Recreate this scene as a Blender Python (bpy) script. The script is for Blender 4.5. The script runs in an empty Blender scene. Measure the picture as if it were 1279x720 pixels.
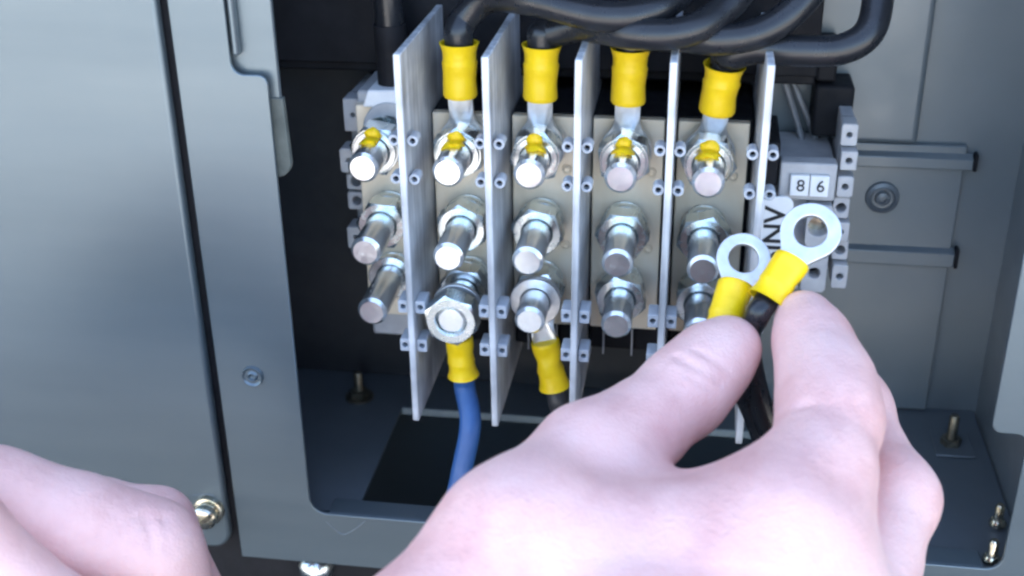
import bpy, bmesh, math, random
import numpy as np
from mathutils import Matrix, Vector, noise

random.seed(7)
scn = bpy.context.scene
col = scn.collection
R = math.radians

# ------------------------------------------------------------------ camera
CAM = np.array([0.045704, -0.459690, 0.190548])
ROT = np.array([[0.98869352, 0.05508254, -0.13946700],      # world = ROT @ camera(x right, y down, z forward)
                [0.14946358, -0.43689353, 0.88700884],
                [-0.01207353, -0.89782513, -0.44018663]])
FPX = 1543.0
cam_d = bpy.data.cameras.new("camera")
cam = bpy.data.objects.new("camera", cam_d); col.objects.link(cam)
m = Matrix.Identity(4)
for i in range(3):
    m[i][0] = ROT[i][0]; m[i][1] = -ROT[i][1]; m[i][2] = -ROT[i][2]; m[i][3] = CAM[i]
cam.matrix_world = m
cam_d.sensor_width = 36.0
cam_d.lens = FPX / 1279.0 * 36.0
cam_d.clip_start = 0.01; cam_d.clip_end = 100.0
cam_d.dof.use_dof = True
cam_d.dof.focus_distance = 0.455
cam_d.dof.aperture_fstop = 11.0
scn.camera = cam

# ------------------------------------------------------------------ light
to_sun = Vector((-0.20, 0.72, 0.66)).normalized()
world = bpy.data.worlds.new("World"); scn.world = world; world.use_nodes = True
wn = world.node_tree
sky = wn.nodes.new("ShaderNodeTexSky"); sky.sky_type = 'NISHITA'; sky.sun_disc = False
sky.sun_elevation = math.asin(to_sun.z)
sky.sun_rotation = math.atan2(to_sun.x, to_sun.y)
sky.air_density = 1.0; sky.dust_density = 3.0
wn.links.new(sky.outputs[0], wn.nodes["Background"].inputs[0])
wn.nodes["Background"].inputs[1].default_value = 0.14
sl = bpy.data.lights.new("sun", 'SUN'); sl.energy = 4.0; sl.angle = R(1); sl.color = (1.0, 0.95, 0.9)
so = bpy.data.objects.new("sun", sl); col.objects.link(so)
so.rotation_euler = to_sun.to_track_quat('Z', 'Y').to_euler()
so.location = (0, -2, 2)
scn.view_settings.view_transform = 'Standard'
scn.view_settings.look = 'None'
scn.view_settings.gamma = 1.0
scn.view_settings.exposure = 2.95
scn.render.resolution_x = 1024; scn.render.resolution_y = 576
scn.cycles.filter_width = 2.5


def at(px, py, z):
    """point seen at photo pixel px, py, z metres in front of the camera"""
    return CAM + ROT @ (np.array([(px - 640) / FPX, (py - 360) / FPX, 1.0]) * z)


def on_y(px, py, y):
    """point on the upright plane y that is seen at photo pixel px, py"""
    r = ROT @ np.array([(px - 640) / FPX, (py - 360) / FPX, 1.0])
    return CAM + r * ((y - CAM[1]) / r[1])


def depth_of(p):
    return float((ROT.T @ (np.asarray(p) - CAM))[2])


# ------------------------------------------------------------------ materials
def new_mat(name):
    mt = bpy.data.materials.new(name); mt.use_nodes = True
    nt = mt.node_tree
    return mt, nt, nt.nodes["Principled BSDF"]


def setp(b, **k):
    for n, v in k.items():
        b.inputs[n.replace('_', ' ')].default_value = v


def coords(nt, scale=(1, 1, 1)):
    tc = nt.nodes.new("ShaderNodeTexCoord"); mp = nt.nodes.new("ShaderNodeMapping")
    mp.inputs['Scale'].default_value = scale
    nt.links.new(tc.outputs['Object'], mp.inputs[0])
    return mp.outputs[0]


def noise_n(nt, vec, scale, detail=4, rough=0.55):
    n = nt.nodes.new("ShaderNodeTexNoise")
    n.inputs['Scale'].default_value = scale; n.inputs['Detail'].default_value = detail
    n.inputs['Roughness'].default_value = rough
    nt.links.new(vec, n.inputs['Vector'])
    return n.outputs['Fac']


def ramp(nt, fac, stops):
    r = nt.nodes.new("ShaderNodeValToRGB")
    el = r.color_ramp.elements
    while len(el) < len(stops): el.new(0.5)
    for e, (p, c) in zip(el, stops):
        e.position = p; e.color = (*c, 1)
    nt.links.new(fac, r.inputs[0])
    return r.outputs[0]


def maprange(nt, fac, a, b, lo=0.0, hi=1.0):
    r = nt.nodes.new("ShaderNodeMapRange")
    r.inputs['From Min'].default_value = lo; r.inputs['From Max'].default_value = hi
    r.inputs['To Min'].default_value = a; r.inputs['To Max'].default_value = b
    nt.links.new(fac, r.inputs[0])
    return r.outputs[0]


def bump(nt, b, h, strength, dist):
    bp = nt.nodes.new("ShaderNodeBump")
    bp.inputs['Strength'].default_value = strength; bp.inputs['Distance'].default_value = dist
    nt.links.new(h, bp.inputs['Height']); nt.links.new(bp.outputs[0], b.inputs['Normal'])


def speckle(name, c1, c2, scale, rough=(0.4, 0.6), metal=0.0, stretch=(1, 1, 1), bumpd=0.0, bscale=None, lo=0.3, hi=0.7, spec=0.5, coat=0.0):
    mt, nt, b = new_mat(name)
    v = coords(nt, stretch)
    n = noise_n(nt, v, scale)
    nt.links.new(ramp(nt, n, [(lo, c1), (hi, c2)]), b.inputs['Base Color'])
    n2 = noise_n(nt, v, scale * 2.3, 5)
    nt.links.new(maprange(nt, n2, rough[0], rough[1], 0.3, 0.7), b.inputs['Roughness'])
    setp(b, Metallic=metal)
    b.inputs['Specular IOR Level'].default_value = spec
    if coat:
        b.inputs['Coat Weight'].default_value = coat; b.inputs['Coat Roughness'].default_value = 0.25
    if bumpd:
        n3 = noise_n(nt, coords(nt), bscale or scale * 4, 3)
        bump(nt, b, n3, 0.5, bumpd)
    return mt


M = {}
M['paint'] = speckle('grey_paint', (0.130, 0.162, 0.180), (0.150, 0.184, 0.202), 9, (0.34, 0.40), metal=0.64, stretch=(0.5, 1, 4), bumpd=0.00003, bscale=500, spec=0.6)
M['lit_inner_paint'] = speckle('lit_inner_grey_paint', (0.165, 0.19, 0.202), (0.20, 0.225, 0.237), 14, (0.32, 0.46), metal=0.3, bumpd=0.00003, bscale=600)  # inner paint made lighter, standing in for light on back and right walls
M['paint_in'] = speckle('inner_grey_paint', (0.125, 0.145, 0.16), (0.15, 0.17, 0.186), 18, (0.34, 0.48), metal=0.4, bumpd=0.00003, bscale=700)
M['zinc_paint'] = speckle('greenish_grey_plate', (0.24, 0.27, 0.27), (0.30, 0.33, 0.32), 60, (0.4, 0.6))
M['black'] = speckle('black_plastic', (0.011, 0.011, 0.013), (0.018, 0.018, 0.021), 80, (0.5, 0.7), bumpd=0.0001, spec=0.15)
M['cable'] = speckle('black_cable_jacket', (0.009, 0.0095, 0.012), (0.015, 0.016, 0.019), 120, (0.25, 0.35), bumpd=0.00008, bscale=300, spec=0.5)
M['grey_wire'] = speckle('grey_wire_jacket', (0.16, 0.16, 0.17), (0.24, 0.24, 0.25), 120, (0.4, 0.5))
M['blue'] = speckle('blue_cable_jacket', (0.028, 0.095, 0.26), (0.040, 0.12, 0.32), 90, (0.35, 0.5), bumpd=0.0002, bscale=300)
M['yellow'] = speckle('yellow_vinyl', (0.90, 0.57, 0.002), (0.96, 0.65, 0.004), 160, (0.35, 0.5), bumpd=0.0003, bscale=420)
M['ypaint'] = speckle('yellow_marking_paint', (0.92, 0.55, 0.0), (0.97, 0.66, 0.004), 300, (0.35, 0.6), bumpd=0.0006, bscale=900)
M['plastic'] = speckle('light_grey_plastic', (0.42, 0.41, 0.42), (0.52, 0.51, 0.51), 150, (0.4, 0.55), bumpd=0.0001, bscale=800)
M['white'] = speckle('white_marker_plastic', (0.82, 0.82, 0.83), (0.88, 0.88, 0.88), 200, (0.4, 0.5))
M['ink'] = speckle('black_ink', (0.01, 0.01, 0.012), (0.02, 0.02, 0.02), 200, (0.6, 0.7))
M['clip'] = speckle('pale_clip_plastic', (0.36, 0.38, 0.42), (0.46, 0.48, 0.52), 200, (0.3, 0.45))
M['plate'] = speckle('tinned_copper_plate', (0.86, 0.70, 0.50), (0.95, 0.85, 0.70), 70, (0.38, 0.58), metal=0.2, stretch=(1, 1, 0.35), bumpd=0.0002, bscale=600)
M['zinc'] = speckle('zinc_plated_steel', (0.56, 0.62, 0.61), (0.78, 0.81, 0.82), 140, (0.18, 0.32), metal=1.0, stretch=(1, 0.12, 1), bumpd=0.000015, bscale=700)
M['tin'] = speckle('tinned_lug_metal', (0.66, 0.655, 0.65), (0.84, 0.835, 0.83), 200, (0.28, 0.44), metal=0.88, bumpd=0.0001, bscale=900)
M['zinc_old'] = speckle('brassy_zinc_screw', (0.45, 0.40, 0.28), (0.75, 0.70, 0.58), 300, (0.15, 0.3), metal=1.0)
M['dark_screw'] = speckle('dull_screw', (0.12, 0.11, 0.09), (0.30, 0.27, 0.20), 300, (0.3, 0.5), metal=0.9)
M['ground'] = speckle('added_pale_concrete', (0.34, 0.325, 0.30), (0.44, 0.42, 0.385), 6, (0.8, 0.95), bumpd=0.002, bscale=60)
M['added_asphalt'] = speckle('added_dark_asphalt', (0.024, 0.025, 0.027), (0.04, 0.04, 0.042), 40, (0.8, 0.95))
M['board'] = speckle('black_shade_board', (0.022, 0.023, 0.026), (0.032, 0.033, 0.036), 40, (0.5, 0.7))  # near-black colour standing in for shade inside the cabinet
M['foam'] = speckle('grey_green_seal', (0.055, 0.062, 0.056), (0.085, 0.095, 0.085), 150, (0.6, 0.8))


def thread_mat():
    mt = speckle('zinc_plated_thread', (0.78, 0.81, 0.82), (0.93, 0.94, 0.95), 140, (0.16, 0.28), metal=0.92, stretch=(1, 0.12, 1))
    nt = mt.node_tree; b = nt.nodes["Principled BSDF"]
    w = nt.nodes.new("ShaderNodeTexWave"); w.bands_direction = 'Y'; w.inputs['Scale'].default_value = 209
    w.inputs['Distortion'].default_value = 0.6; w.inputs['Detail'].default_value = 1
    nt.links.new(coords(nt), w.inputs['Vector'])
    bump(nt, b, w.outputs['Fac'], 0.05, 0.0002)
    return mt


M['thread'] = thread_mat()
M['scuff'] = speckle('rubbed_paint', (0.14, 0.165, 0.185), (0.17, 0.20, 0.22), 300, (0.4, 0.6), metal=0.5)
M['dark_cable'] = speckle('dark_grey_cable_jacket', (0.030, 0.030, 0.032), (0.045, 0.045, 0.048), 120, (0.35, 0.5))


def divider_mat():
    mt, nt, b = new_mat('streaky_grey_divider_board')
    v = coords(nt, (1, 1.0, 0.06))
    n = noise_n(nt, v, 260, 5, 0.65)
    n2 = noise_n(nt, coords(nt), 40, 3)
    mx = nt.nodes.new("ShaderNodeMath"); mx.operation = 'ADD'
    nt.links.new(n, mx.inputs[0]); nt.links.new(n2, mx.inputs[1])
    nt.links.new(ramp(nt, maprange(nt, mx.outputs[0], 0, 1, 0.7, 1.3), [(0.1, (0.25, 0.25, 0.26)), (0.5, (0.44, 0.44, 0.45)), (0.9, (0.66, 0.66, 0.67))]), b.inputs['Base Color'])
    nt.links.new(maprange(nt, n, 0.35, 0.55), b.inputs['Roughness'])
    bump(nt, b, n, 0.4, 0.0002)
    return mt


M['divider'] = divider_mat()


def skin_mat():
    mt, nt, b = new_mat('pale_pink_skin')
    v = coords(nt)
    n = noise_n(nt, v, 34, 4, 0.6)
    c = ramp(nt, n, [(0.25, (0.64, 0.33, 0.30)), (0.5, (0.79, 0.475, 0.43)), (0.75, (0.84, 0.55, 0.50))])
    nt.links.new(c, b.inputs['Base Color'])
    b.inputs['Subsurface Weight'].default_value = 0.18
    b.inputs['Subsurface Radius'].default_value = (1.0, 0.45, 0.3)
    b.inputs['Subsurface Scale'].default_value = 0.003
    nt.links.new(maprange(nt, noise_n(nt, v, 120, 3), 0.42, 0.6), b.inputs['Roughness'])
    b.inputs['Specular IOR Level'].default_value = 0.4
    vo = nt.nodes.new("ShaderNodeTexVoronoi"); vo.inputs['Scale'].default_value = 900
    nt.links.new(v, vo.inputs['Vector'])
    big = noise_n(nt, v, 260, 5, 0.65)
    ad = nt.nodes.new("ShaderNodeMath"); ad.operation = 'MULTIPLY_ADD'
    ad.inputs[1].default_value = 2.5
    nt.links.new(big, ad.inputs[0]); nt.links.new(vo.outputs['Distance'], ad.inputs[2])
    bump(nt, b, ad.outputs[0], 0.4, 0.0004)
    return mt


M['skin'] = skin_mat()
M['nail'] = speckle('fingernail', (0.72, 0.48, 0.45), (0.78, 0.55, 0.52), 120, (0.25, 0.35))


# ------------------------------------------------------------------ helpers
LOC = {}


def tag(o, label=None, cat=None, group=None, kind=None):
    if label: o['label'] = label
    if cat: o['category'] = cat
    if group: o['group'] = group
    if kind: o['kind'] = kind
    return o


def empty(name, loc, label=None, cat=None, group=None):
    o = bpy.data.objects.new(name, None); col.objects.link(o)
    o.location = loc; o.empty_display_size = 0.01
    o_loc = np.array(loc, float); LOC[o.name] = o_loc
    return tag(o, label, cat, group)


def add(name, geo, mat, parent=None, sharp=35, bevel=0.0, segs=2, loc=None, flat=False):
    """geo = (verts, faces) in world space; linked as one mesh object under parent"""
    v, f = geo
    v = np.asarray(v, float)
    base = LOC[parent.name] if parent is not None else (np.array(loc, float) if loc is not None else v.mean(0))
    me = bpy.data.meshes.new(name)
    me.from_pydata((v - base).tolist(), [], [list(map(int, q)) for q in f])
    me.validate(); me.update()
    bm = bmesh.new(); bm.from_mesh(me)
    bmesh.ops.recalc_face_normals(bm, faces=bm.faces)
    bm.to_mesh(me); bm.free()
    if not flat:
        for p in me.polygons: p.use_smooth = True
        me.set_sharp_from_angle(angle=R(sharp))
    me.materials.append(M[mat] if isinstance(mat, str) else mat)
    o = bpy.data.objects.new(name, me); col.objects.link(o)
    if parent is not None: o.parent = parent
    else: o.location = base
    LOC[o.name] = base
    if bevel:
        bv = o.modifiers.new('bevel', 'BEVEL'); bv.width = bevel; bv.segments = segs; bv.limit_method = 'ANGLE'; bv.angle_limit = R(40)
        bv.harden_normals = False
    return o


def merge(*geos):
    V = []; F = []; n = 0
    for v, f in geos:
        v = np.asarray(v, float); V.append(v)
        F += [[i + n for i in q] for q in f]; n += len(v)
    return np.vstack(V), F


def box(x0, x1, y0, y1, z0, z1):
    v = [(x, y, z) for x in (x0, x1) for y in (y0, y1) for z in (z0, z1)]
    f = [(0, 1, 3, 2), (4, 6, 7, 5), (0, 4, 5, 1), (2, 3, 7, 6), (0, 2, 6, 4), (1, 5, 7, 3)]
    return np.array(v), f


def xf(geo, mat3, off=(0, 0, 0)):
    v, f = geo
    return np.asarray(v) @ np.asarray(mat3).T + np.array(off), f


def prism(outline, y0, y1):
    """2D outline in x,z extruded along y"""
    n = len(outline)
    v = [(x, y0, z) for x, z in outline] + [(x, y1, z) for x, z in outline]
    f = [list(range(n)), list(range(2 * n - 1, n - 1, -1))] + [[i, (i + 1) % n, n + (i + 1) % n, n + i] for i in range(n)]
    return np.array(v), f


def lathe(prof, seg=32, rfun=None):
    """profile [(r, y)] spun about the local y axis; open profile ends are capped when r > 0"""
    V = []; F = []
    for r, y in prof:
        for k in range(seg):
            a = 2 * math.pi * k / seg
            V.append((r * math.cos(a), y, r * math.sin(a)))
    for j in range(len(prof) - 1):
        for k in range(seg):
            k2 = (k + 1) % seg
            F.append((j * seg + k, j * seg + k2, (j + 1) * seg + k2, (j + 1) * seg + k))
    if prof[0][0] > 1e-6: F.append(list(range(seg)))
    if prof[-1][0] > 1e-6: F.append([(len(prof) - 1) * seg + k for k in range(seg)][::-1])
    return np.array(V), F


def spline(pts, n=12):
    P = np.asarray(pts, float); out = []
    Q = np.vstack([2 * P[0] - P[1], P, 2 * P[-1] - P[-2]])
    for i in range(1, len(Q) - 2):
        p0, p1, p2, p3 = Q[i - 1:i + 3]
        for t in np.linspace(0, 1, n, endpoint=False):
            out.append(0.5 * ((2 * p1) + (-p0 + p2) * t + (2 * p0 - 5 * p1 + 4 * p2 - p3) * t * t + (-p0 + 3 * p1 - 3 * p2 + p3) * t ** 3))
    out.append(P[-1])
    return np.array(out)


def sweep(pts, r, seg=18, n=12):
    S = spline(pts, n); T = np.gradient(S, axis=0); T /= np.linalg.norm(T, axis=1)[:, None]
    up = np.array([0.3, 0.8, 0.5]); V = []; F = []
    nrm = np.cross(T[0], up); nrm /= np.linalg.norm(nrm)
    for i in range(len(S)):
        nrm = nrm - T[i] * nrm.dot(T[i]); nrm /= np.linalg.norm(nrm); b = np.cross(T[i], nrm)
        for k in range(seg):
            a = 2 * math.pi * k / seg
            V.append(S[i] + r * (nrm * math.cos(a) + b * math.sin(a)))
    for i in range(len(S) - 1):
        for k in range(seg):
            k2 = (k + 1) % seg
            F.append((i * seg + k, i * seg + k2, (i + 1) * seg + k2, (i + 1) * seg + k))
    F.append(list(range(seg))[::-1]); F.append([(len(S) - 1) * seg + k for k in range(seg)])
    return np.array(V), F


def hex_nut(af, h, hole, seg=72, chamfer=0.03):
    """hexagon nut with 30 degree corner chamfers, axis y, from y=0 to y=-h"""
    rin = af / 2; rc = rin * (1 - chamfer * 0.3); V = []; F = []
    rings = [[], [], [], [], [], []]
    for k in range(seg):
        a = 2 * math.pi * k / seg
        hr = rin / math.cos((a % (math.pi / 3)) - math.pi / 6)
        ch = max(0.0, (hr - rc) * 0.55)
        for j, (r, y) in enumerate([(hole, 0), (min(rc, hr), 0), (hr, -ch), (hr, -h + ch), (min(rc, hr), -h), (hole * 1.08, -h)]):
            rings[j].append((r * math.cos(a), y, r * math.sin(a)))
    rings.append([(hole * math.cos(2 * math.pi * k / seg), -h * 0.93, hole * math.sin(2 * math.pi * k / seg)) for k in range(seg)])
    for rg in rings: V += rg
    nr = len(rings)
    for j in range(nr):
        j2 = (j + 1) % nr
        for k in range(seg):
            k2 = (k + 1) % seg
            F.append((j * seg + k, j * seg + k2, j2 * seg + k2, j2 * seg + k))
    return np.array(V), F


def holed(outer, rin, y0, y1, seg=64, c=(0, 0)):
    """flat plate in x,z with outline radius outer(angle) and a round hole, extruded in y"""
    V = []; F = []
    for r, y in ((None, y0), (rin, y0), (rin, y1), (None, y1)):
        for k in range(seg):
            a = 2 * math.pi * (k + 0.5) / seg
            q = outer(a) if r is None else r
            V.append((c[0] + q * math.cos(a), y, c[1] + q * math.sin(a)))
    for j in range(4):
        j2 = (j + 1) % 4
        for k in range(seg):
            k2 = (k + 1) % seg
            F.append((j * seg + k, j * seg + k2, j2 * seg + k2, j2 * seg + k))
    return np.array(V), F


def rect_r(w0, w1, h0, h1):
    """outline radius of a rectangle that spans x -w0..w1, z -h0..h1"""
    def fn(a):
        c, s = math.cos(a), math.sin(a); t = 1e9
        if c > 1e-9: t = min(t, w1 / c)
        if c < -1e-9: t = min(t, -w0 / c)
        if s > 1e-9: t = min(t, h1 / s)
        if s < -1e-9: t = min(t, -h0 / s)
        return t
    return fn


def tongue_r(ro, w, L, k=0.004):
    """ring with a tongue of half width w out to +z = L, smoothly joined"""
    def sd(x, z):
        d1 = math.hypot(x, z) - ro
        d2 = max(abs(x) - w, z - L, -z)
        hh = max(k - abs(d1 - d2), 0) / k
        return min(d1, d2) - hh * hh * k * 0.25
    def fn(a):
        c, s = math.cos(a), math.sin(a); lo, hi = ro * 0.5, L * 1.6
        for _ in range(30):
            mid = (lo + hi) / 2
            if sd(mid * c, mid * s) < 0: lo = mid
            else: hi = mid
        return lo
    return fn


def arc(cx, cz, r, a0, a1, n=8):
    return [(cx + r * math.cos(R(a0 + (a1 - a0) * i / n)), cz + r * math.sin(R(a0 + (a1 - a0) * i / n))) for i in range(n + 1)]


def basis(zdir, ndir):
    """columns: local x, local y (= -facing), local z"""
    z = np.array(zdir, float); z /= np.linalg.norm(z)
    y = -np.array(ndir, float); y -= z * y.dot(z); y /= np.linalg.norm(y)
    return np.stack([np.cross(y, z), y, z], axis=1)


def text_geo(body, size, depth, bold=0.0):
    cu = bpy.data.curves.new('lettering', 'FONT'); cu.body = body; cu.size = size; cu.extrude = depth; cu.offset = bold
    cu.align_x = 'CENTER'; cu.align_y = 'CENTER'
    ob = bpy.data.objects.new('lettering', cu); col.objects.link(ob)
    dg = bpy.context.evaluated_depsgraph_get()
    me = bpy.data.meshes.new_from_object(ob.evaluated_get(dg))
    v = np.array([tuple(q.co) for q in me.vertices]); f = [list(p.vertices) for p in me.polygons]
    bpy.data.objects.remove(ob); bpy.data.curves.remove(cu); bpy.data.meshes.remove(me)
    return v, f


# ================================================================== cabinet
YF = -0.060
tag(add('ground', box(-60, 60, -80, 40, -0.95, -0.904), 'added_asphalt', None, flat=True, loc=(0, 0, -0.9)), kind='structure')  # unseen dark ground, added to darken the lower reflections
tag(add('added_pavement', box(-40, 40, -60, -1.5, -0.9035, -0.90), 'ground', None, flat=True, loc=(0, -2, -0.9)), kind='structure')  # unseen pale strip, added for bounce light and bright reflections
cab = empty('electrical_cabinet', (0.03, 0.0, -0.118), 'grey painted steel cabinet around the terminals', 'cabinet')
# front frame with the opening (U shaped sheet)
out = [(-0.1352, 0.46), (-0.1352, -0.1425), (0.30, -0.1425), (0.30, 0.46), (0.176, 0.46)]
out += [(0.1575, 0.42), (0.1575, -0.050)] + arc(0.1615, -0.0515, 0.004, 180, 270, 6) + arc(0.1665, -0.0595, 0.004, 90, 0, 6)
out += [(0.1705, -0.110)] + arc(0.1645, -0.1105, 0.006, 0, -90, 8)
out += arc(-0.0955, -0.1095, 0.007, 270, 180, 10)
out += [(-0.1025, 0.066)] + arc(-0.1055, 0.066, 0.003, 0, 90, 6) + arc(-0.1105, 0.0735, 0.0045, 270, 180, 8) + [(-0.115, 0.46)]
add('front_frame', prism(out, YF, YF + 0.0016), 'paint', cab, bevel=0.0007, segs=3)
add('scuff_mark', sweep([on_y(x, y, YF - 0.00005) for x, y in ((408, 652), (418, 661), (430, 668), (446, 660), (457, 651))], 0.0003, 8, 5), 'scuff', cab)
add('scuff_mark', sweep([on_y(x, y, YF - 0.00305) for x, y in ((240, 619), (254, 618), (268, 619))], 0.0002, 8, 5), 'scuff', cab)
# inward lip along the opening, left and bottom
add('opening_lip', box(-0.0955, 0.1645, YF + 0.0018, YF + 0.012, -0.1185, -0.1169), 'paint', cab, bevel=0.0004)
# left front door, flush with the frame
dr = [(-0.60, 0.46), (-0.60, -0.1365)] + arc(-0.1462, -0.1285, 0.008, 270, 360, 8) + [(-0.1382, 0.46)]
door = add('door', prism(dr, YF - 0.003, YF + 0.002), 'paint', cab, bevel=0.0014, segs=3)
add('door_return', box(-0.1450, -0.1250, YF + 0.0030, YF + 0.0042, -0.1415, 0.46), 'black', cab)
# quarter turn latch in the door corner
ly = YF - 0.003; lc = on_y(258, 643, ly - 0.004)
lat = xf(lathe([(0.0001, -0.0085), (0.0022, -0.0088), (0.0044, -0.0082), (0.0052, -0.0072), (0.0053, -0.0045), (0.0046, -0.0040), (0.0046, -0.0028), (0.0064, -0.0024), (0.0066, 0.0)], 28), np.eye(3), (lc[0], ly, lc[2]))
latch = add('latch_screw', lat, 'zinc_old', door)
sb = basis((0.8, 0, 0.55), (0, -1, 0))
add('slot', xf(box(-0.0009, 0.0009, -0.0094, -0.0078, -0.0046, 0.0046), sb, (lc[0], ly, lc[2])), 'dark_screw', latch)
# recess plate behind the notch, seal tab
add('hinge_plate', box(-0.119, -0.0995, YF + 0.004, YF + 0.006, 0.058, 0.46), 'paint', cab, bevel=0.0005)
add('hinge_rib', box(-0.1142, -0.1118, YF + 0.0005, YF + 0.004, 0.0755, 0.46), 'paint', cab, bevel=0.0008)
tb = [(-0.1035, 0.0600), (-0.0985, 0.0600)] + arc(-0.1035, 0.036, 0.0058, 10, -80, 8) + [(-0.1035, 0.030)]
add('seal_tab', prism(tb, YF + 0.003, YF + 0.006), 'foam', cab, bevel=0.0004)
# rivet dimple and a fine scratch in the frame
rv = at(318, 478, 0.47)
riv = xf(lathe([(0.0001, 0.0), (0.0010, -0.0004), (0.0016, -0.0014), (0.0024, -0.0006), (0.0032, -0.0006), (0.0040, -0.0013), (0.0046, 0.0004)], 28), np.eye(3), (-0.1205, YF, -0.0525))
add('rivet', riv, 'paint', cab)
add('housing', box(-2.60, 2.60, 0.0655, 0.60, -0.898, 1.10), 'paint', cab)  # unseen box, made tall and wide to keep sun off the front
# back, side, floor, roof
add('back_wall', box(-0.15, 0.20, 0.062, 0.064, -0.13, 0.46), 'lit_inner_paint', cab)
add('side_wall', box(-0.1502, -0.1485, YF + 0.002, 0.0615, -0.13, 0.46), 'paint_in', cab)
add('side_wall', box(0.183, 0.1848, YF + 0.002, 0.0615, -0.13, 0.46), 'lit_inner_paint', cab)
add('roof', box(-0.1483, 0.1828, YF + 0.002, 0.0615, 0.455, 0.457), 'paint_in', cab)
add('top_frame_strip', box(-0.1148, 0.1758, YF + 0.0001, YF + 0.0015, 0.40, 0.459), 'paint', cab)
add('shade_board', box(-0.148, 0.0585, 0.0590, 0.0615, -0.1185, 0.45), 'board', cab)  # black sheet added over the left back wall to paint in its shade
# floor with a cable slot: four sheets round the hole
zf = -0.1190
fl = merge(box(-0.1480, -0.0850, YF + 0.0060, 0.0610, zf - 0.0015, zf), box(0.1400, 0.1820, YF + 0.0021, 0.0610, zf - 0.0015, zf),
           box(-0.0849, 0.1399, YF + 0.0021, -0.0530, zf - 0.0015, zf), box(-0.0849, 0.1399, 0.0300, 0.0610, zf - 0.0015, zf))
add('floor_pan', fl, 'paint_in', cab, flat=True)
add('slot_edge', box(-0.0848, 0.1398, 0.0284, 0.0298, zf - 0.003, zf + 0.0006), 'zinc_paint', cab, bevel=0.0003)
add('lower_pan', box(-0.15, 0.19, YF + 0.002, 0.061, -0.265, -0.263), 'black', cab)
# mounting plate with the two pressed channels
add('mounting_plate', box(0.060, 0.1600, 0.0585, 0.0612, -0.1185, 0.0120), 'lit_inner_paint', cab, bevel=0.0006)
for (za, zb, xe) in ((0.0015, 0.0088, 0.1628), (-0.0440, -0.0350, 0.1612)):
    n = 3; h = 0.0028
    prof = [(0.0588, za), (0.058 - h, za + 0.0009), (0.058 - h, zb - 0.0016), (0.0588, zb)]
    V = [(x, y, z) for x in (0.062, xe) for y, z in prof]
    F = [[i, i + 1, n + 2 + i, n + 1 + i] for i in range(n)] + [list(range(n + 1)), list(range(n + 1, 2 * n + 2))[::-1]]
    rl = add('channel_rail', (V, F), 'lit_inner_paint', cab, sharp=22, bevel=0.0004)
    add('end_shadow', box(xe + 0.0002, xe + 0.0018, 0.0548, 0.0600, za + 0.0004, zb + 0.0008), 'black', rl, bevel=0.0006)  # black block painting in the shadow at the rail end
# dished screw between the channels
sc = xf(lathe([(0.0072, 0.0), (0.0070, -0.0016), (0.0052, -0.0022), (0.0046, -0.0014), (0.0034, -0.0013), (0.0030, -0.0030), (0.0014, -0.0034), (0.0012, -0.0022), (0.0001, -0.0022)], 32), np.eye(3), (0.1278, 0.0584, -0.0125))
add('plate_screw', sc, 'paint_in', cab)
# upper side panel that catches the light
tp = prism([(0.0600, 0.0125), (0.1390, 0.0125), (0.1390, 0.45), (0.0600, 0.45)], 0.0565, 0.0615)
add('upper_panel', tp, 'lit_inner_paint', cab, bevel=0.0042, segs=6)
# floor bolts left and right, screws by the right flange
for (bx, by, hh, mt) in ((-0.1075, 0.036, 0.014, 'dark_screw'), (0.1665, 0.030, 0.016, 'dark_screw')):
    g = merge(xf(lathe([(0.0022, 0), (0.0022, hh - 0.001), (0.0016, hh)], 16), [[1, 0, 0], [0, 0, 1], [0, 1, 0]], (bx, by, zf)),
              xf(hex_nut(0.008, 0.004, 0.0023, 36), [[1, 0, 0], [0, 0, 1], [0, -1, 0]], (bx, by, zf + 0.0002)))
    b_ = add('floor_bolt', g, mt, cab)
    add('washer', xf(holed(lambda a: 0.0068, 0.0024, 0, 0.001, 28), [[1, 0, 0], [0, 0, 1], [0, 1, 0]], (bx, by, zf + 0.0001)), mt, b_)
add('bolt_bracket', merge(box(0.1590, 0.1760, 0.020, 0.040, zf + 0.0001, zf + 0.0012)), 'paint_in', cab, bevel=0.0005)
for p, k in ((at(1246, 655, 0.50), 0.9), (at(1238, 702, 0.48), 1.0)):
    g = xf(lathe([(0.0034, 0.0), (0.0034, -0.0012), (0.0026, -0.0026), (0.0010, -0.0031), (0.0001, -0.0032)], 20), [[1, 0, 0], [0, 0, 1], [0, -1, 0]], (p[0], p[1], zf + 0.0012))
    g2 = xf(lathe([(0.0019, 0.0), (0.0019, 0.010), (0.0012, 0.011)], 14), [[1, 0, 0], [0, 0, 1], [0, 1, 0]], (p[0], p[1], zf))
    add('flange_screw', merge(g, g2), 'zinc_old', cab)
# plinth under the frame and its round head bolt
add('plinth', box(-0.30, 0.30, YF + 0.012, YF + 0.020, -0.30, -0.1435), 'black', cab)
bh = xf(lathe([(0.0078, 0.0), (0.0075, -0.0030), (0.0060, -0.0056), (0.0032, -0.0072), (0.0001, -0.0077)], 28), np.eye(3), (-0.1065, YF + 0.0115, -0.1535))
add('round_bolt', bh, 'zinc', cab)

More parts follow.
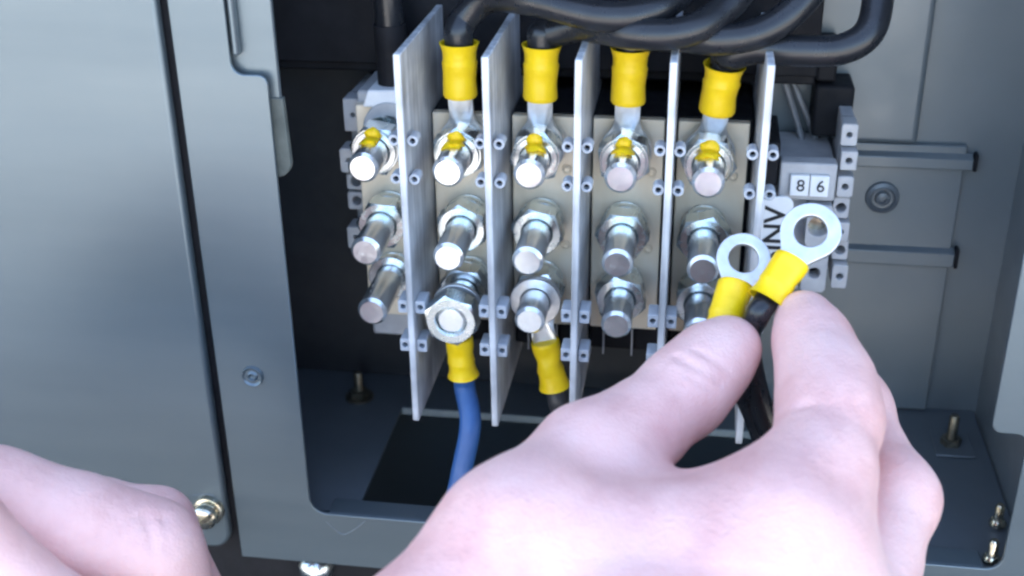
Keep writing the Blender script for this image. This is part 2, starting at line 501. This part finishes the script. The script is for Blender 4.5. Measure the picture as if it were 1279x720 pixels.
# dark wiring duct along the top behind the lugs
duct = empty('wiring_duct', (-0.01, 0.045, 0.043), 'black plastic wiring duct behind the yellow lugs', 'wiring duct')
add('trunk', box(-0.1450, 0.0920, 0.033, 0.0605, 0.044, 0.125), 'black', duct, bevel=0.001)
add('cover', box(-0.1455, 0.0925, 0.0305, 0.0328, 0.048, 0.121), 'black', duct, bevel=0.0008)
rly = empty('black_relay', (0.1, 0.045, 0.022), 'stepped black plastic box right of the wiring duct', 'relay')
add('housing', box(0.0930, 0.1085, 0.036, 0.0560, 0.0215, 0.0430), 'black', rly, bevel=0.0012)
add('shoulder', box(0.0930, 0.1010, 0.040, 0.0560, 0.0435, 0.0600), 'black', rly, bevel=0.0012)

# ================================================================== stud terminals
DIV_X = [-0.0597, -0.0277, 0.0043, 0.0373, 0.0697]
STUD_X = [-0.0765, -0.0440, -0.0137, 0.0198, 0.0514]
STUD_Z = [0.0280, -0.0045, -0.0320]
TIP_Y = [-0.0385, -0.0435, -0.0400]
ORD = ['leftmost', 'second', 'middle', 'fourth', 'rightmost']


def stud_geo(x, z, tip):
    r = 0.0059
    prof = [(r, 0.0)]
    y = -0.016; pit = 0.0016
    while y - pit > tip + 0.0014:                 # cut thread
        prof += [(r, y), (r - 0.00011, y - pit * 0.5)]
        y -= pit
    prof += [(r, tip + 0.0014), (r * 0.80, tip), (0.0001, tip)]
    return xf(lathe(prof, 40), np.eye(3), (x, 0, z))


def rot_y(a):
    c, s = math.cos(a), math.sin(a)
    return np.array([[c, 0, s], [0, 1, 0], [-s, 0, c]])


def paint_blob(x, y, z, w, seed, rs=0.0059):
    """a dab of marking paint lying over the top of the stud and up the nut face"""
    bm = bmesh.new(); bmesh.ops.create_icosphere(bm, subdivisions=3, radius=1)
    V = []; F = [[v.index for v in f.verts] for f in bm.faces]; n = len(bm.verts)
    for v in bm.verts:
        k = 1 + 0.55 * noise.noise(v.co * 1.6 + Vector((seed * 7.3, seed, 0)))
        a = math.pi / 2 - v.co.x * k * w / rs + 0.12 * math.sin(seed * 2.1)
        rr = rs + 0.0004 + v.co.z * 0.0012
        V.append((x + rr * math.cos(a), y + v.co.y * 0.0040 * k - 0.0002, z + rr * math.sin(a)))
    for v in bm.verts:
        k = 1 + 0.30 * noise.noise(v.co * 1.4 + Vector((seed, seed * 3.3, 2)))
        V.append((x + v.co.x * w * 0.8 * k, y + 0.0030 + v.co.y * 0.0016, z + 0.0074 + v.co.z * 0.0028 * k))
    F += [[q + n for q in f] for f in F]
    bm.free()
    return np.array(V), F


for i, sx in enumerate(STUD_X):
    x0 = (DIV_X[i - 1] + 0.0016) if i else -0.0893
    x1 = DIV_X[i] - 0.0016
    marks = ['stud terminal at the left end, black cable entering its white top',
             'stud terminal with the blue cable on its bottom stud',
             'stud terminal with a dark grey cable on its bottom stud',
             'stud terminal with no cable on its bottom stud, left of the hand',
             'stud terminal at the right end, partly behind the held lugs']
    t = empty('stud_terminal', ((x0 + x1) / 2, 0.03, -0.06), marks[i], 'terminal', 'row of five stud terminals')
    add('body', box(x0, x1, 0.0042, 0.052, -0.066, 0.0385 if i else 0.0445), 'black' if i else 'plastic', t, bevel=0.0012)
    zt = 0.0385 if i else 0.0405
    px0, px1 = x0 + 0.0004, x1 - 0.0016
    pl = prism([(px0, -0.0535), (px1, -0.0535), (px1, zt - 0.0004), (px0, zt - 0.0004)], 0.0, 0.004)
    plate = add('contact_plate', pl, 'plate', t, bevel=0.0005)
    if i == 0:
        wt = prism([(x0 + 0.004, 0.0400), (x1 - 0.001, 0.0400), (x1 - 0.001, 0.0478), (x0 + 0.0065, 0.0470)], -0.003, 0.03)
        add('top_cover', wt, 'white', t, bevel=0.0008)
        hd = xf(holed(lambda a: 0.0105, 0.0052, -0.0045, -0.0004, 40), np.eye(3), (sx + 0.002, 0, 0.032))
        add('collar', hd, 'plastic', t, bevel=0.0005)
    # small eyelets in the contact plate
    for (ex, ez) in ((sx + 0.0098, 0.0165), (sx + 0.0094, -0.0165)):
        if px0 + 0.003 < ex < px1 - 0.0022:
            add('eyelet', xf(lathe([(0.0021, 0), (0.0020, -0.0007), (0.0015, -0.0010), (0.0009, -0.0004), (0.0001, -0.0003)], 20), np.eye(3), (ex, 0, ez)), 'plate', plate)
    if i in (2, 3):
        for q in range(2):
            add('body_rib', box(x0 + 0.006 + q * 0.012, x0 + 0.0066 + q * 0.012, 0.0, 0.004, -0.0665, -0.0540), 'plastic', t)
    for j in range(3):
        z = STUD_Z[j]; tip = TIP_Y[j] + random.uniform(-0.0012, 0.0012)
        if i == 1 and j == 2: tip = -0.0430
        st = add('stud', stud_geo(sx, z, tip), 'thread', t, sharp=40)
        ay = -0.0066
        wr = 0.0095
        if j == 0: ay = -0.0088                       # the ring lug lies under the nut
        sp_ = [(0.0086, -0.0002), (0.0088, -0.0020), (0.0080, -0.0024), (0.0080, -0.0030), (0.0092, -0.0034), (0.0092, -0.0058), (0.0060, -0.0060)]
        add('spacer', xf(lathe(sp_, 40), np.eye(3), (sx, 0, z)), 'zinc', st, sharp=30)
        if i or j:
            add('washer', xf(holed(lambda a: wr, 0.0061, -0.0016, 0, 44), np.eye(3), (sx, ay, z)), 'zinc', st, bevel=0.0003)
        ay -= 0.0017
        ang = random.uniform(0, 1.0)
        if not (i == 0 and j == 2):
            add('nut', xf(hex_nut(0.0184, 0.0094, 0.0060), rot_y(ang), (sx, ay, z)), 'zinc', st, sharp=25)
        if j == 0:
            add('paint_mark', paint_blob(sx, ay - 0.0142, z, 0.0038 if i < 4 else 0.0046, i), 'ypaint', st)
            add('front_washer', xf(holed(lambda a: 0.0086, 0.0061, -0.0012, 0, 40), np.eye(3), (sx, ay - 0.0096, z)), 'zinc', st, bevel=0.0003)
        if j == 2 and i == 1:
            add('end_nut', xf(hex_nut(0.0190, 0.0092, 0.0060), rot_y(0.32), (sx, -0.0345, z)), 'zinc', st, sharp=25)
        if j == 2 and i == 2:
            add('loose_washer', xf(holed(lambda a: 0.0102, 0.0061, -0.0015, 0, 44), np.eye(3), (sx, -0.0215, z)), 'tin', st, bevel=0.0003)

# ================================================================== dividers between the terminals
dl = ['grey divider board left of the blue cable', 'grey divider board right of the blue cable',
      'grey divider board right of the dark grey cable', 'grey divider board left of the held lugs',
      'grey divider board at the right end, beside the INV label']
for i, dx in enumerate(DIV_X):
    d = empty('divider_board', (dx, 0.0, -0.078), dl[i], 'divider', 'upright divider boards between the terminals')
    tilt = [0.0, -0.0004, 0.0004, 0.0, 0.0003][i]
    th = 0.0013
    zt, zb = 0.0735, -0.078
    v, f = box(dx - th, dx + th, -0.0445, 0.0535, zb, zt)
    v[:, 0] += tilt * (v[:, 2] / 0.07)
    add('board', (v, f), 'divider', d, bevel=0.0004)
    for (cz, kind) in ((0.0405, 0), (0.0255, 0), (-0.0275, 1), (-0.0445, 1)):
        for s in (-1, 1):
            if kind == 0:
                g = holed(lambda a: 0.0021, 0.0011, -0.0415, -0.0355, 20)
                g = xf(g, np.eye(3), (dx + s * (th + 0.0022), 0, cz))
                add('clip', g, 'clip', d, bevel=0.0002)
                add('clip_core', box(dx + s * (th + 0.0022) - 0.0011, dx + s * (th + 0.0022) + 0.0011, -0.0385, -0.036, cz - 0.0011, cz + 0.0011), 'black', d)
            else:
                cx = dx + s * (th + 0.0021)
                g = holed(rect_r(0.0020, 0.0020, 0.0027, 0.0027), 0.0011, -0.0420, -0.0330, 32)
                add('clip', xf(g, np.eye(3), (cx, 0, cz)), 'clip', d, bevel=0.0002)
                add('clip_core', box(cx - 0.0011, cx + 0.0011, -0.0385, -0.036, cz - 0.0011, cz + 0.0011), 'black', d)


# ================================================================== cables with ring lugs
def lug_parts(root, c, zdir, ndir, t0, blen, rb, ro=0.0100, rh=0.0061, off=0.0045, dents=(), tilt=0.0):
    B = basis(zdir, ndir)
    c = np.array(c, float)
    ring = holed(tongue_r(ro, 0.0048, t0 + 0.004), rh, -0.0011, 0.0011, 96)
    v, f = ring
    lift = np.clip((v[:, 2] - ro * 0.75) / max(1e-6, (t0 - ro * 0.75)), 0, 1)
    v[:, 1] -= (lift ** 2 * (3 - 2 * lift)) * off
    add('ring_terminal', xf((v, f), B, c), 'tin', root, bevel=0.0003)
    # yellow sleeve: hollow, flared at the cable end, with crimp dents
    V = []; F = []; seg = 36
    prof = [(0.62, 0.0), (0.93, 0.0), (1.0, 0.0008), (1.0, blen * 0.28), (0.985, blen * 0.45), (1.01, blen * 0.60), (1.03, blen * 0.64), (0.96, blen * 0.69), (0.98, blen * 0.84), (1.09, blen * 0.96), (1.15, blen), (1.05, blen), (0.93, blen * 0.9), (0.86, blen * 0.3), (0.80, blen * 0.28)]
    pp_ = []
    for a_, b_ in zip(prof[:-1], prof[1:]):
        n = 5 if abs(b_[1] - a_[1]) > 0.003 else 1
        for q in range(n): pp_.append((a_[0] + (b_[0] - a_[0]) * q / n, a_[1] + (b_[1] - a_[1]) * q / n))
    pp_.append(prof[-1])
    for r, z in pp_:
        for k in range(seg):
            a = 2 * math.pi * k / seg
            x, y = rb * r * math.cos(a), rb * r * 0.97 * math.sin(a)
            for (dz, da, dep) in dents:
                g = math.exp(-((z - dz) / 0.0032) ** 2) * math.exp(-(((a - da + math.pi) % (2 * math.pi) - math.pi) / 0.7) ** 2) * dep
                x *= 1 - g; y *= 1 - g
            V.append((x, y - off, t0 + z))
    nn = len(pp_)
    for j in range(nn - 1):
        for k in range(seg):
            k2 = (k + 1) % seg
            F.append((j * seg + k, j * seg + k2, (j + 1) * seg + k2, (j + 1) * seg + k))
    F.append(list(range(seg))); F.append([(nn - 1) * seg + k for k in range(seg)][::-1])
    add('insulating_sleeve', xf((np.array(V), F), B, c), 'yellow', root, sharp=45)
    def loc(z, y=None): return B @ np.array([0, -off if y is None else y, z]) + c
    return loc


# upper lugs
upper = {1: (0.0203, (573, 60), [(582, 22, 0), (612, -2, .006), (670, 2, .020), (745, 20, .030), (800, 18, .032), (846, -6, .025), (880, -60, .01), (900, -130, 0)]),
         2: (0.0203, (674, 68), [(686, 42, 0), (730, 34, .008), (795, 43, .028), (855, 40, .030), (900, 16, .025), (932, -25, .02), (955, -120, .01)]),
         3: (0.0200, (786, 70), [(798, 46, .002), (845, 46, .012), (900, 50, .020), (952, 40, .022), (995, 10, .022), (1025, -35, .02), (1045, -120, .01)]),
         4: (0.0188, (905, 85), [(914, 70, .003), (945, 61, .008), (1000, 64, .012), (1050, 62, .015), (1083, 44, .016), (1096, 8, .014), (1100, -60, .01), (1100, -140, .01)])}
cn = {1: 'black cable looping from the yellow lug above the blue cable', 2: 'black cable looping from the second yellow lug from the left',
      3: 'black cable looping from the third yellow lug from the left', 4: 'black cable bending right from the rightmost upper yellow lug'}
for i, (t0, pix, path) in upper.items():
    sx = STUD_X[i]; c = np.array((sx, -0.0075, STUD_Z[0]))
    root = empty('power_cable', c, cn[i], 'cable', 'black cables with yellow lugs on the top studs')
    lean = {1: (0.004, 0, 1), 2: (0.03, 0, 1), 3: (0.02, 0, 1), 4: (0.10, -0.10, 1)}[i]
    bl = 0.0210 if i < 4 else 0.0185
    lf = lug_parts(root, c, lean, (0, -1, 0.0), t0, bl, 0.0066 if i < 4 else 0.0068, off=0.0030, dents=((0.0075, 4.5 + 0.25 * i, 0.09), (0.006, 0.2, 0.06)))
    top = lf(t0 + bl + 0.004); zt_ = depth_of(top)
    pts = [lf(t0 + bl * 0.78), lf(t0 + bl), top] + [at(p[0], p[1], zt_ - p[2]) for p in path]
    add('cable_jacket', sweep(pts, 0.0055), 'cable', root)

# black cable into the left terminal
root = empty('power_cable', (-0.0745, 0.008, 0.046), 'straight black cable rising from the left end terminal', 'cable')
pts = [(-0.0745, 0.008, 0.0440), (-0.0747, 0.008, 0.058), (-0.0755, 0.008, 0.09), (-0.078, 0.010, 0.13), (-0.082, 0.012, 0.20)]
add('cable_jacket', sweep(pts, 0.0056), 'cable', root)
add('heat_shrink', sweep([(-0.0745, 0.008, 0.0455), (-0.0747, 0.008, 0.058), (-0.0750, 0.008, 0.071)], 0.0064), 'black', root)

# lower lugs
c = np.array((STUD_X[1], -0.0300, STUD_Z[2]))
root = empty('blue_cable', c, 'blue cable hanging from a yellow lug on a bottom stud', 'cable')
lf = lug_parts(root, c, (0.06, 0.05, -1), (0, -1, -0.05), 0.0125, 0.0180, 0.0056, off=0.003, dents=((0.007, 4.9, 0.18), (0.009, 3.1, 0.12)))
add('cable_jacket', sweep([lf(0.026), lf(0.031), lf(0.037), at(588, 530, .505), at(577, 590, .51), at(565, 650, .515), at(556, 720, .52)], 0.0044), 'blue', root)
c = np.array((STUD_X[2], -0.0200, STUD_Z[2]))
root = empty('grey_cable', c, 'dark grey cable hanging from a dented yellow lug', 'cable')
lf = lug_parts(root, c, (0.20, 0.0, -1), (0.15, -1, 0), 0.0175, 0.0215, 0.0058, off=0.003, dents=((0.006, 4.7, 0.24), (0.0145, 4.5, 0.16), (0.011, 3.2, 0.22), (0.009, 0.0, 0.15)))
add('cable_jacket', sweep([lf(0.034), lf(0.041), lf(0.048), at(705, 530, .53), at(712, 600, .54), at(705, 700, .55)], 0.0043), 'dark_cable', root)

# ================================================================== small terminals, marker strip, end clamps on the right
def clamp_stack(name, label, x0, x1, cells, y0=0.006, y1=0.052):
    root = empty(name, ((x0 + x1) / 2, 0.03, -0.04), label, 'end clamp')
    for (dxo, za, zb, yo, hr) in cells:
        cz = (za + zb) / 2; w = (x1 - x0) / 2
        g = holed(rect_r(w, w, (zb - za) / 2, (zb - za) / 2), hr, y0 + yo, y0 + yo + 0.010, 32)
        cx = (x0 + x1) / 2 + dxo
        add('clamp_block', xf(g, np.eye(3), (cx, 0, cz)), 'plastic', root, bevel=0.0004)
        add('screw_recess', box(cx - w * 0.7, cx + w * 0.7, y0 + yo + 0.0102, y0 + yo + 0.012, za + 0.0006, zb - 0.0006), 'black', root)
    add('spine', box(x0 + 0.0005, x1 - 0.0005, y0 + 0.0165, y1, cells[-1][1] + 0.001, cells[0][2] - 0.001), 'plastic', root, bevel=0.0006)
    return root


ec = clamp_stack('end_clamp', 'pale grey plastic clamp at the right end of the small terminals', 0.1022, 0.1085,
                 [(-0.0004, 0.0270, 0.0360, 0.004, 0.0011), (0.0, 0.0185, 0.0262, 0.0, 0.0013), (-0.0002, 0.0068, 0.0155, 0.001, 0.0013), (-0.0006, -0.0030, 0.0060, 0.003, 0.0020),
                  (0.0002, -0.0120, -0.0040, 0.001, 0.0010), (0.0010, -0.0215, -0.0130, 0.004, 0.0020), (0.0016, -0.0330, -0.0225, 0.001, 0.0014)])
ecl = clamp_stack('end_clamp', 'pale grey plastic clamp at the left end of the terminals', -0.0985, -0.0908,
                  [(0.0008, 0.0245, 0.0385, 0.006, 0.0010), (-0.0004, 0.0085, 0.0190, 0.0, 0.0012), (0.0006, -0.0005, 0.0065, 0.004, 0.0022), (0.0002, -0.0100, -0.0020, 0.005, 0.0020), (0.0, -0.0265, -0.0165, 0.001, 0.0013)])

st = empty('small_terminal', (0.09, 0.02, -0.03), 'grey small terminal under the white number markers', 'terminal')
add('body', box(0.0795, 0.1015, 0.0125, 0.052, -0.0340, 0.0180), 'plastic', st, bevel=0.0008)
add('upper_step', box(0.0795, 0.1012, 0.004, 0.0120, 0.0060, 0.0215), 'plastic', st, bevel=0.0008)
add('lower_step', box(0.0802, 0.0908, 0.004, 0.0122, -0.0330, -0.0150), 'plastic', st, bevel=0.0008)
g = holed(rect_r(0.005, 0.005, 0.0085, 0.0085), 0.0024, 0.002, 0.0122, 36)
add('wire_entry', xf(g, np.eye(3), (0.0962, 0, -0.0245)), 'plastic', st, bevel=0.0004)
add('entry_recess', box(0.0925, 0.0999, 0.0095, 0.0118, -0.0282, -0.0208), 'black', st)
g = holed(rect_r(0.005, 0.005, 0.009, 0.009), 0.0042, 0.003, 0.0122, 36)
add('clamp_face', xf(g, np.eye(3), (0.0962, 0, -0.0045)), 'plastic', st, bevel=0.0004)
add('clamp_recess', box(0.0915, 0.1009, 0.0095, 0.0118, -0.0095, 0.0008), 'zinc_old', st)
for k, ch in enumerate(('8', '6')):
    xm = 0.0872 + k * 0.0076
    mk = empty('number_marker', (xm, 0.003, 0.0085), ('white number marker, the left of the pair', 'white number marker, the right of the pair')[k], 'marker', 'white number markers')
    add('tile', box(xm - 0.0036, xm + 0.0036, 0.0018, 0.0038, 0.0086, 0.0172), 'white', mk, bevel=0.0003)
    tg = xf(text_geo(ch, 0.0068, 0.00015), [[1, 0, 0], [0, 0, 1], [0, 1, 0]], (xm + 0.0004, 0.0016, 0.0128))
    add('lettering', tg, 'ink', mk, flat=True)

# INV label standing upright on a pale holder beside the last divider
lb = empty('name_label', (0.0792, -0.002, -0.02), 'pale label with black letters INV printed sideways', 'label')
lo_ = [(0.0735, -0.030), (0.0845, -0.030), (0.0852, 0.0060)] + arc(0.0812, 0.0062, 0.0040, 0, 90, 6) + arc(0.0762, 0.0062, 0.0034, 90, 180, 6)
add('label_tag', prism(lo_, -0.0035, -0.0020), 'white', lb, bevel=0.0004)
add('label_holder', box(0.0742, 0.0790, -0.0018, 0.030, -0.029, 0.0080), 'plastic', lb, bevel=0.0006)
tg = text_geo('BINV', 0.0116, 0.00012, 0.0002)
tv = tg[0].copy()
# text x runs upwards, text y runs to the left
tg = (np.stack([-tv[:, 1] + 0.0790, np.full(len(tv), -0.0037) + tv[:, 2] * 0.5, tv[:, 0] - 0.0068], 1), tg[1])
add('lettering', tg, 'ink', lb, flat=True)
hk = empty('marker_carrier', (0.0755, 0.01, 0.012), 'small black carrier beside the top of the right end divider', 'carrier')
add('carrier_body', box(0.0722, 0.0790, 0.006, 0.040, 0.0105, 0.0290), 'black', hk, bevel=0.0008)

for k, (pa, lab) in enumerate(((((968, 60, .505), (983, 110, .51), (998, 160, .515), (1010, 208, .517)), 'thin grey wire, the left of the two running down to the small terminal'),
                               (((978, 70, .508), (998, 120, .512), (1016, 165, .516), (1030, 210, .518)), 'thin grey wire, the right of the two running down to the small terminal'))):
    pts = [at(pa[0][0] - 12, pa[0][1] - 60, pa[0][2])] + [at(*p) for p in pa]
    tag(add('control_wire', sweep(pts, 0.0013, 10), 'grey_wire'), lab, 'wire', 'thin grey wires by the right end divider')

# ================================================================== lugs held in the hand
def held(name, label, ring, end, nvec, t0, blen, cable, ro, rh):
    c = at(*ring); e = at(*end)
    root = empty(name, c, label, 'cable', 'cables held in the fingers')
    lf = lug_parts(root, c, e - c, nvec, t0, blen, 0.0062, ro=ro, rh=rh, off=0.0003, dents=((0.005, 4.6, 0.18), (0.0115, 4.4, 0.14), (0.008, 3.1, 0.12)))
    add('cable_jacket', sweep([lf(t0 + blen * 0.75), lf(t0 + blen), lf(t0 + blen + 0.006)] + [at(*p) for p in cable], 0.0042), 'cable', root)


to_cam = CAM - at(970, 310, .42)
held('held_cable', 'held cable with the greyish ring lug, by the thumb', (929, 324, .425), (906, 402, .418), to_cam + np.array((0.05, 0, 0.08)), 0.0095, 0.0190,
     [(935, 500, .44), (965, 580, .45), (1000, 680, .45), (1010, 800, .45)], 0.0093, 0.0052)
held('held_cable', 'held cable with the bright white ring lug, by the index fingertip', (1013, 290, .412), (952, 386, .408), to_cam + np.array((-0.03, 0, 0.16)), 0.0112, 0.0168,
     [(935, 430, .425), (955, 520, .44), (1000, 620, .445), (1030, 800, .445)], 0.0100, 0.0055)


# ================================================================== hands: blended implicit surface
def rcone(P, a, b, ra, rb):
    ba = b - a; L2 = float(ba @ ba)
    h = np.clip(((P - a) @ ba) / L2, 0, 1)
    d = P - a - h[..., None] * ba
    return np.sqrt((d * d).sum(-1)) - (ra + (rb - ra) * h)


def smin(a, b, k):
    h = np.maximum(k - np.abs(a - b), 0) / k
    return np.minimum(a, b) - h * h * k * 0.25


def surface_nets(D, org, h):
    nx, ny, nz = D.shape
    S = D < 0
    acc = np.zeros((nx - 1, ny - 1, nz - 1, 3), np.float32); cnt = np.zeros((nx - 1, ny - 1, nz - 1), np.float32)
    offs = [(i, j, k) for i in (0, 1) for j in (0, 1) for k in (0, 1)]
    def sub(A, o): return A[o[0]:nx - 1 + o[0], o[1]:ny - 1 + o[1], o[2]:nz - 1 + o[2]]
    for a in offs:
        for ax in range(3):
            if a[ax]: continue
            b = list(a); b[ax] = 1
            da, db = sub(D, a), sub(D, b)
            cr = (da < 0) != (db < 0)
            t = np.where(cr, da / np.where(cr, da - db, 1), 0)
            for q in range(3):
                acc[..., q] += np.where(cr, a[q] + (t if q == ax else 0), 0)
            cnt += cr
    act = cnt > 0
    idx = -np.ones(act.shape, np.int64); idx[act] = np.arange(act.sum())
    ijk = np.argwhere(act)
    V = org + h * (ijk + acc[act] / cnt[act][:, None])
    F = []
    for ax in range(3):
        u, w = [(1, 2), (2, 0), (0, 1)][ax]
        sl0 = [slice(None)] * 3; sl1 = [slice(None)] * 3
        sl0[ax] = slice(0, -1); sl1[ax] = slice(1, None)
        A, B = S[tuple(sl0)], S[tuple(sl1)]
        E = np.argwhere(A != B)
        E = E[(E[:, u] > 0) & (E[:, w] > 0)]
        E = E[(E[:, u] < act.shape[u]) & (E[:, w] < act.shape[w])]
        e0 = E.copy(); e1 = E.copy(); e1[:, u] -= 1; e2 = e1.copy(); e2[:, w] -= 1; e3 = E.copy(); e3[:, w] -= 1
        q = np.stack([idx[tuple(e.T)] for e in (e0, e1, e2, e3)], 1)
        flip = ~A[tuple(E.T)]
        q[flip] = q[flip][:, ::-1]
        F.append(q)
    F = np.vstack(F)
    return V, F[(F >= 0).all(1)]


def build_hand(name, label, layers, creases, h, pad=0.004):
    """layers: list of (k_inside, k_join, [(a, b, ra, rb), ...]) with pixel based joints"""
    def W(j): return at(j[0], j[1], j[2])
    def rad(j): return j[3] * j[2] / FPX
    allp = np.array([W(j) for _, _, segs in layers for s in segs for j in s])
    allr = max(rad(j) for _, _, segs in layers for s in segs for j in s)
    lo = allp.min(0) - allr - pad; hi = allp.max(0) + allr + pad
    n = np.ceil((hi - lo) / h).astype(int) + 1
    gx = [lo[i] + h * np.arange(n[i]) for i in range(3)]
    P = np.stack(np.meshgrid(*gx, indexing='ij'), -1).astype(np.float32)
    D = np.full(P.shape[:3], 1.0, np.float32)
    def sub(pts, m):
        a = np.clip(np.floor((pts.min(0) - m - lo) / h).astype(int), 0, n - 1); b = np.clip(np.ceil((pts.max(0) + m - lo) / h).astype(int) + 1, 1, n)
        return tuple(slice(a[i], b[i]) for i in range(3))
    for kin, kj, segs in layers:
        d = np.full(P.shape[:3], 1.0, np.float32)
        for s in segs:
            q = np.array([W(s[0]), W(s[1])]); sl_ = sub(q, max(rad(s[0]), rad(s[1])) + 0.016)
            e = rcone(P[sl_], q[0].astype(np.float32), q[1].astype(np.float32), rad(s[0]), rad(s[1]))
            d[sl_] = smin(d[sl_], e, kin)
        D = smin(D, d, kj)
    for (pts, depth, width) in creases:
        q = np.array([W(p) for p in pts]).astype(np.float32)
        dd = None; sl_ = sub(q, width * 3)
        for a, b in zip(q[:-1], q[1:]):
            e = rcone(P[sl_], a, b, 0.0, 0.0); dd = e if dd is None else np.minimum(dd, e)
        D[sl_] += depth * np.exp(-(dd / width) ** 2)
    V, F = surface_nets(D.astype(np.float32), lo, h)
    me_v = V
    o = add(name, (me_v, F), 'skin', None, sharp=180, loc=allp.mean(0))
    sm = o.modifiers.new('smooth', 'SMOOTH'); sm.factor = 0.5; sm.iterations = 2
    return tag(o, label, 'hand')


# --- right hand (joints: photo x, y, depth, radius in photo pixels)
T_tip = (913, 433, .408, 37); T_mid = (889, 454, .404, 44); T_ip = (852, 492, .396, 50); T_pr = (800, 535, .386, 52); T_mcp = (738, 575, .374, 66); T_cmc = (646, 690, .345, 90); WR1 = (535, 870, .33, 125)
I_tip = (1004, 397, .406, 34); I_dip = (1016, 430, .398, 42); I_m = (1032, 480, .384, 53); I_pip = (1037, 525, .372, 57); I_p = (1022, 590, .358, 63); I_mcp = (985, 672, .343, 78); WR2 = (800, 900, .33, 130)
M_tip = (1030, 430, .44, 32); M_dip = (1068, 508, .418, 38); M_pip = (1119, 622, .384, 47); M_mcp = (1065, 775, .345, 72)
R_mcp = (1090, 860, .36, 68); R_pip = (1100, 690, .405, 46); R_tip = (985, 700, .42, 36)
P_mcp = (1090, 930, .375, 62); P_pip = (1080, 770, .42, 42); P_tip = (980, 780, .43, 34)
L_thumb = (0.010, 0.014, [(T_ip, T_pr), (T_pr, T_mcp), (T_mcp, T_cmc), (T_cmc, WR1)])
L_thumb_end = (0.010, 0.0015, [(T_tip, T_mid), (T_mid, T_ip), (T_ip, T_pr)])
L_palm = (0.022, 0.012, [(I_mcp, WR2), (T_cmc, WR2), (M_mcp, WR2), (WR1, WR2), ((765, 655, .358, 66), (955, 655, .352, 74)), ((700, 690, .350, 90), (930, 740, .342, 110)), (R_mcp, WR2), (P_mcp, WR2), (WR2, (690, 1420, .315, 150)), (WR1, (640, 1420, .315, 150))])
L_index = (0.010, 0.012, [(I_pip, I_p), (I_p, I_mcp)])
L_index_end = (0.010, 0.0015, [(I_tip, I_dip), (I_dip, I_m), (I_m, I_pip), (I_pip, I_p)])
L_mid = (0.010, 0.0025, [(M_tip, M_dip), (M_dip, M_pip), (M_pip, M_mcp)])
L_ring = (0.008, 0.003, [(R_mcp, R_pip), (R_pip, R_tip)])
L_pink = (0.008, 0.003, [(P_mcp, P_pip), (P_pip, P_tip)])
cre = [([(846, 448, .388), (868, 458, .384), (890, 466, .383), (902, 478, .385)], 0.0010, 0.0016),
       ([(834, 460, .387), (856, 470, .383), (880, 480, .382), (890, 490, .384)], 0.0006, 0.0014),
       ([(868, 440, .390), (892, 450, .387), (912, 462, .388)], 0.0009, 0.0014),
       ([(1000, 508, .360), (1035, 514, .357), (1072, 506, .360)], 0.0012, 0.0016),
       ([(1006, 524, .359), (1038, 530, .356), (1078, 522, .359)], 0.0011, 0.0016),
       ([(992, 440, .388), (1014, 446, .386), (1040, 438, .389)], 0.0009, 0.0014),
       ([(940, 690, .327), (880, 760, .322), (820, 850, .318)], -0.0014, 0.0050), ([(1030, 740, .328), (950, 830, .318)], -0.0014, 0.0055),
       ([(745, 585, .350), (800, 592, .350), (850, 590, .352)], 0.0035, 0.0120),
       ([(1010, 640, .335), (1040, 610, .336)], 0.0012, 0.0090),
       ([(700, 640, .335), (860, 690, .325)], 0.0010, 0.0120)]
build_hand('hand', 'right hand pinching two yellow ring lugs between thumb and index finger', [L_palm, L_thumb, L_index, L_thumb_end, L_index_end, L_mid, L_ring, L_pink], cre, 0.0010)

# --- left hand at the door corner
A_mcp = (-15, 645, .385, 78); A_m = (95, 667, .388, 66); A_pip = (188, 688, .392, 55); A_dip = (262, 830, .40, 48)
B_mcp = (40, 655, .405, 58); B_m = (120, 648, .412, 46); B_pip = (196, 656, .420, 42); B_dip = (262, 780, .43, 38)
C_a = (-75, 668, .352, 70); C_b = (90, 798, .360, 60); C_c = (150, 860, .37, 48)
W1 = (-160, 700, .37, 120); W2 = (-420, 900, .36, 130)
build_hand('hand', 'left hand at the lower left, knuckles against the door latch',
           [(0.012, 0.01, [(A_mcp, A_m), (A_m, A_pip), (A_pip, A_dip), (A_mcp, W1), (W1, W2)]), (0.008, 0.0010, [(B_mcp, B_m), (B_m, B_pip), (B_pip, B_dip)]), (0.008, 0.0008, [(C_a, C_b), (C_b, C_c), (C_a, W1)])],
           [([(166, 650, .380), (176, 680, .378), (174, 712, .378)], 0.0012, 0.0016), ([(182, 645, .381), (192, 680, .378), (190, 715, .378)], 0.0012, 0.0016), ([(204, 650, .383), (210, 685, .380), (206, 715, .380)], 0.0010, 0.0016), ([(150, 655, .379), (160, 685, .377)], 0.0005, 0.0014)], 0.0012)
